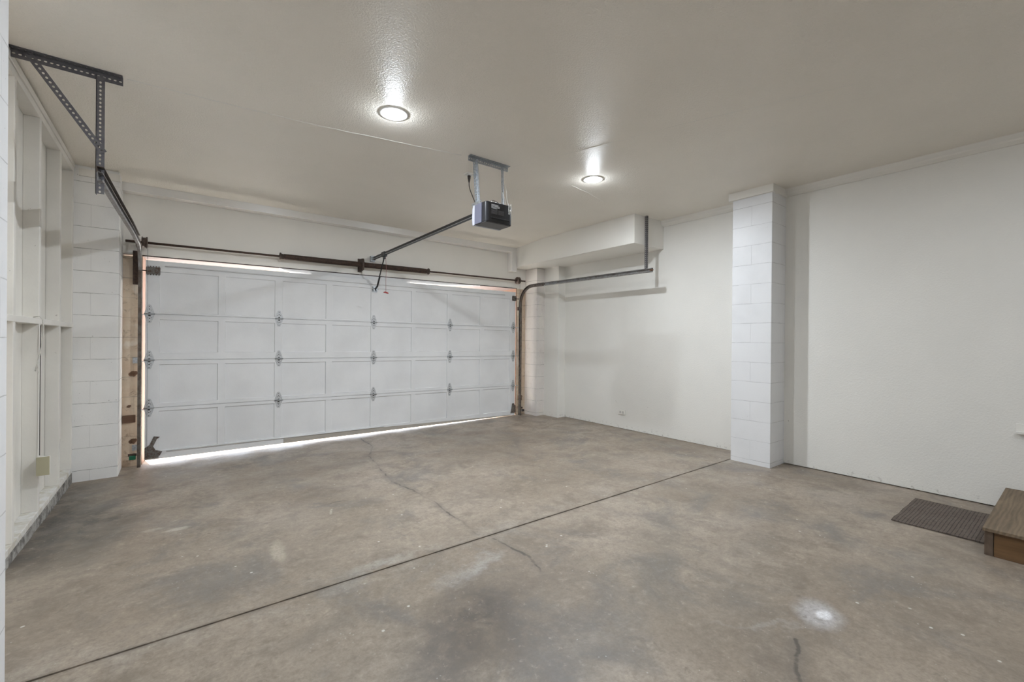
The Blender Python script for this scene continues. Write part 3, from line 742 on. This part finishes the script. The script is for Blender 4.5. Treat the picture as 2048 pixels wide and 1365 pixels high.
# rail
R0 = Vector((2.160, 3.25, 2.405)); R1 = Vector((2.135, 5.925, 2.362))
d = (R1-R0).normalized(); b = B()
b.sweep([R0, R0.lerp(R1, .5), R1], [(-.014, -.018), (.014, -.018), (.014, .018), (-.014, .018)], (1, 0, 0)); b.build('rail', M['railm'], op, .002)
b = B().sweep([R0.lerp(R1, .03)+Vector((-.0150, 0, -.012)), R1+Vector((-.0150, -.05, -.012))], [(-.001, -.003), (.001, -.003), (.001, .003), (-.001, .003)], (1, 0, 0)); b.build('chain', M['galv'], op)
b = B().box(2.105, 2.165, 5.915, 5.9648, 2.325, 2.400); b.lathe_x(2.112, 5.90, 2.362, [(0, .024), (.003, .026), (.042, .026), (.045, .024)], 16); b.build('header_bracket', M['galv'], op, .002)
T = R0.lerp(R1, .855)
b = B().box(T.x-.022, T.x+.022, T.y-.055, T.y+.045, T.z-.035, T.z+.026).box(T.x-.010, T.x+.010, T.y-.035, T.y+.015, T.z-.065, T.z-.035); tro = b.build('trolley', M['railm'], op, .004)
A0 = Vector((T.x, T.y-.005, T.z-.05)); A1 = Vector((2.158, 5.835, 1.975)); A2 = Vector((2.160, 5.905, 1.945))
def bar(b, p, q, wx=.004, wn=.011):
    b.sweep([p, q], [(-wx, -wn), (wx, -wn), (wx, wn), (-wx, wn)], (1, 0, 0))
b = B(); bar(b, A0, A1); bar(b, A0.lerp(A1, .62)+Vector((.006, 0, 0)), A1+Vector((.006, 0, 0)), .004, .014); bar(b, A1, A2, .006, .012); b.build('door_arm', M['railm'], op, .001)
b = B().box(2.130, 2.150, 5.885, 5.9195, 1.925, 1.965).box(2.168, 2.188, 5.885, 5.9195, 1.925, 1.965).box(2.125, 2.193, 5.914, 5.9195, 1.905, 1.985).tube([(2.12, 5.90, 1.945), (2.20, 5.90, 1.945)], .006, 8); b.build('door_bracket', M['galv'], op, .001)
b = B().tube([(T.x+.006, T.y-.045, T.z-.05), (T.x+.012, T.y-.05, T.z-.20), (T.x+.008, T.y-.05, T.z-.35), (T.x+.010, T.y-.05, 1.875)], .0022, 6); rc = b.build('release_cord', M['redc'], tro)
b = B().tube([(T.x+.010-.032, T.y-.05, 1.868), (T.x+.010-.012, T.y-.05, 1.872), (T.x+.010+.012, T.y-.05, 1.866), (T.x+.010+.032, T.y-.05, 1.860)], [.006, .010, .010, .006], 10); b.build('release_handle', M['red'], op)

# ceiling outlet and cord feeding the opener
b = rbox(2.185, 2.275, 3.575, 3.650, 2.846, 2.8598, .010); ou = root('ceiling_outlet', (2.23, 3.61, 2.86), 'small white outlet cover on the ceiling left of the opener bracket', 'outlet')
b.build('cover_plate', M['trimw'], ou, .002); B().box(2.205, 2.255, 3.592, 3.633, 2.838, 2.846).build('socket', M['white'], ou, .002)
pc = root('power_cord', (2.225, 3.61, 2.838), 'black power cord hanging from the ceiling outlet down to the opener', 'power cord')
B().tube([(2.225, 3.61, 2.8375), (2.225, 3.61, 2.815), (2.225, 3.61, 2.775)], [.016, .014, .006], 12).build('plug', M['cord'], pc)
q = [(2.225, 3.61, 2.785), (2.228, 3.605, 2.72), (2.240, 3.56, 2.62), (2.238, 3.49, 2.52), (2.215, 3.42, 2.455), (2.19, 3.35, 2.425), (2.175, 3.275, 2.428)]
pts = []
for i in range(len(q)-1):
    for k in range(6):
        p0 = Vector(q[max(i-1, 0)]); p1 = Vector(q[i]); p2 = Vector(q[i+1]); p3 = Vector(q[min(i+2, len(q)-1)]); t = k/6
        pts.append(.5*((2*p1)+(-p0+p2)*t+(2*p0-5*p1+4*p2-p3)*t*t+(-p0+3*p1-3*p2+p3)*t*t*t))
pts.append(Vector(q[-1])); B().tube(pts, .0042, 8).build('cable', M['cord'], pc)

# ------------------------------------------------------------------ ceiling lamps
def lamp(loc, label, mt='lamp'):
    r_ = root('ceiling_light', loc, label, 'ceiling light', 'round ceiling lights')
    B().lathe_z(loc, [(.100, -.0003), (.1005, -.003), (.096, -.006), (.088, -.0072), (.078, -.0066), (.073, -.005), (.071, -.001)], 48).build('trim_ring', M['white'], r_)
    B().lathe_z(loc, [(.0705, -.0040), (.067, -.0080), (.056, -.0118), (.032, -.0150)], 48).lathe_z(loc, [(.032, -.0150), (.022, -.0158), (.010, -.0162), (.001, -.0163)], 48, cap1=True).build('lens', M[mt], r_)
    ld = bpy.data.lights.new('led_disc', 'AREA'); ld.shape = 'DISK'; ld.size = .064; ld.energy = LAMP*(1.0 if mt == 'lamp' else .40); ld.color = (.86, .93, 1.0)
    lo = bpy.data.objects.new('led_disc', ld); COL.objects.link(lo); lo.parent = r_; lo.location = (0, 0, -.0175); WORLD[lo.name] = Vector(loc)
    ld = bpy.data.lights.new('led_side_glow', 'POINT'); ld.shadow_soft_size = .010; ld.energy = LAMP*.085*(1.0 if mt == 'lamp' else .40); ld.color = (.86, .93, 1.0)
    lo = bpy.data.objects.new('led_side_glow', ld); COL.objects.link(lo); lo.parent = r_; lo.location = (0, 0, -.033); WORLD[lo.name] = Vector(loc)
    return r_
L1 = lamp((1.216, 2.985, 2.8600), 'lit round ceiling light at the left, above the middle of the floor')
dup(L1, (3.258, 2.975, 2.8600), 'lit round ceiling light at the right, between the opener and the soffit')
L2 = lamp((1.216, -.55, 2.8600), 'dimmer round fill light added unseen behind the camera on the left', 'lamp_fill')  # fill lamps out of view, added to raise the room's overall brightness
dup(L2, (3.258, -.55, 2.8600), 'dimmer round fill light added unseen behind the camera on the right')

# ------------------------------------------------------------------ small things
wo = root('wall_outlet', (5.16, 4.10, .235), 'small white outlet low on the wall between pillar and corner', 'outlet')
B().box(5.147, 5.1598, 4.050, 4.170, .205, .272).build('cover_plate', M['trimw'], wo, .002)
b = B()
for y_ in (4.085, 4.135): b.box(5.1455, 5.147, y_-.015, y_+.015, .222, .255)
b.build('socket', M['grey2'], wo, .0005)

jb = root('junction_box', (-.70, 4.28, .39), 'cream covered junction box low on the middle wall stud', 'junction box')
B().box(-.735, -.677, 4.295, 4.334, .330, .450).build('box', M['stud'], jb, .002)
B().box(-.737, -.674, 4.288, 4.295, .328, .453).build('cover', M['cream'], jb, .001)
q = [(-.727, 4.325, .46), (-.727, 4.327, .80), (-.7265, 4.326, 1.15), (-.7265, 4.328, 1.345)]
tag(B().tube(q, .0022, 6).build('stapled_cable', M['cord']), 'thin dark cable stapled down the middle wall stud', 'cable')
q = [(-.745, 4.24, 1.396), (-.715, 4.235, 1.402), (-.700, 4.235, 1.380), (-.700, 4.245, 1.30), (-.706, 4.235, 1.20), (-.718, 4.205, 1.10), (-.726, 4.19, 1.04)]
tag(B().tube(q, .0034, 8).build('white_cable', M['wire']), 'loose white cable draped over the ledge of the stud wall', 'cable')

tag(B().box(-.420, -.318, 5.9395, 5.9648, .392, .468).build('wood_block', M['brown'], bevel=.003), 'brown wood block on the stained blocks left of the garage door', 'wood block')
tag(B().box(4.690, 4.755, 5.930, 5.9648, .235, .325).build('wood_block', M['brown'], bevel=.003), 'brown wood block low behind the right door track', 'wood block')
def knot(x, z, r, label):
    b = B(); 
    for (u, w, q) in ((0, 0, 1), (.7, .25, .7), (-.6, -.2, .75), (.2, -.5, .6)): b.tube([(x+u*r, 5.9648, z+w*r), (x+u*r, 5.958, z+w*r), (x+u*r, 5.954, z+w*r)], [r*q, r*q*.9, r*q*.5], 12)
    tag(b.build('foam_patch', M['brown']), label, 'filler patch')
knot(-.340, .893, .028, 'brown filler lump beside the left track at mid height')
knot(-.338, .199, .026, 'brown filler lump beside the left track near the floor')
knot(-.372, .560, .013, 'small dark lump on the stained blocks above the wood block')
ss = root('safety_sensor', (-.33, 5.87, .05), 'green safety sensor beside the foot of the left door track', 'sensor')
B().box(-.362, -.310, 5.845, 5.880, .028, .070).build('housing', M['green'], ss, .006)
B().box(-.372, -.304, 5.880, 5.884, .060, .086).box(-.340, -.320, 5.884, 5.9648, .066, .072).build('mounting_bracket', M['rust'], ss, .001)
ss2 = root('safety_sensor', (4.73, 5.88, .12), 'dark safety sensor beside the foot of the right door track', 'sensor')
B().box(4.700, 4.745, 5.85, 5.885, .055, .092).build('housing', M['cord'], ss2, .006)
B().box(4.690, 4.770, 5.885, 5.889, .066, .080).box(4.745, 4.760, 5.889, 5.9648, .068, .078).build('mounting_bracket', M['rust'], ss2, .001)

# mat and step
b = B(); NX, NY = 30, 20; vs = []; fs = []
for j in range(NY+1):
    for i in range(NX+1):
        x = 4.085+.715*i/NX; y_ = .395+.460*j/NY
        vs.append((x+.0015*math.sin(j*.7), y_+.0015*math.sin(i*.6), .0095+.0018*math.sin(i*.5+j*.3)))
for j in range(NY):
    for i in range(NX): a = j*(NX+1)+i; fs.append((a, a+1, a+NX+2, a+NX+1))
b.add(vs, fs); mo = b.build('door_mat', M['mat'])
md = mo.modifiers.new('thick', 'SOLIDIFY'); md.thickness = .007; md.offset = -1
tag(mo, 'brown woven floor mat lying beside the wooden step', 'floor mat')

st = root('wooden_step', (4.49, -.3, 0), 'low wooden platform step of weathered plywood at the right edge', 'step')
B().box(3.868, 5.085, -1.0, .386, .147, .167).build('tread', M['ply'], st, .003)
B().box(3.890, 3.928, -.98, .339, .0, .147).build('side_board', M['fir'], st, .002)
B().box(3.890, 5.080, .341, .379, .0, .147).build('end_board', M['firend'], st, .002)
B().box(3.930, 5.080, -.98, -.945, .0, .147).build('end_board', M['firend'], st, .002)
sh = root('wall_ledge', (5.09, .1, .60), 'white ledge projecting from the right wall above the wooden step', 'ledge')
B().box(5.055, 5.0895, -.30, .335, .592, .612).build('shelf', M['trimw'], sh, .003)
B().box(5.078, 5.0895, -.30, .335, .612, .668).build('backing', M['trimw'], sh, .002)
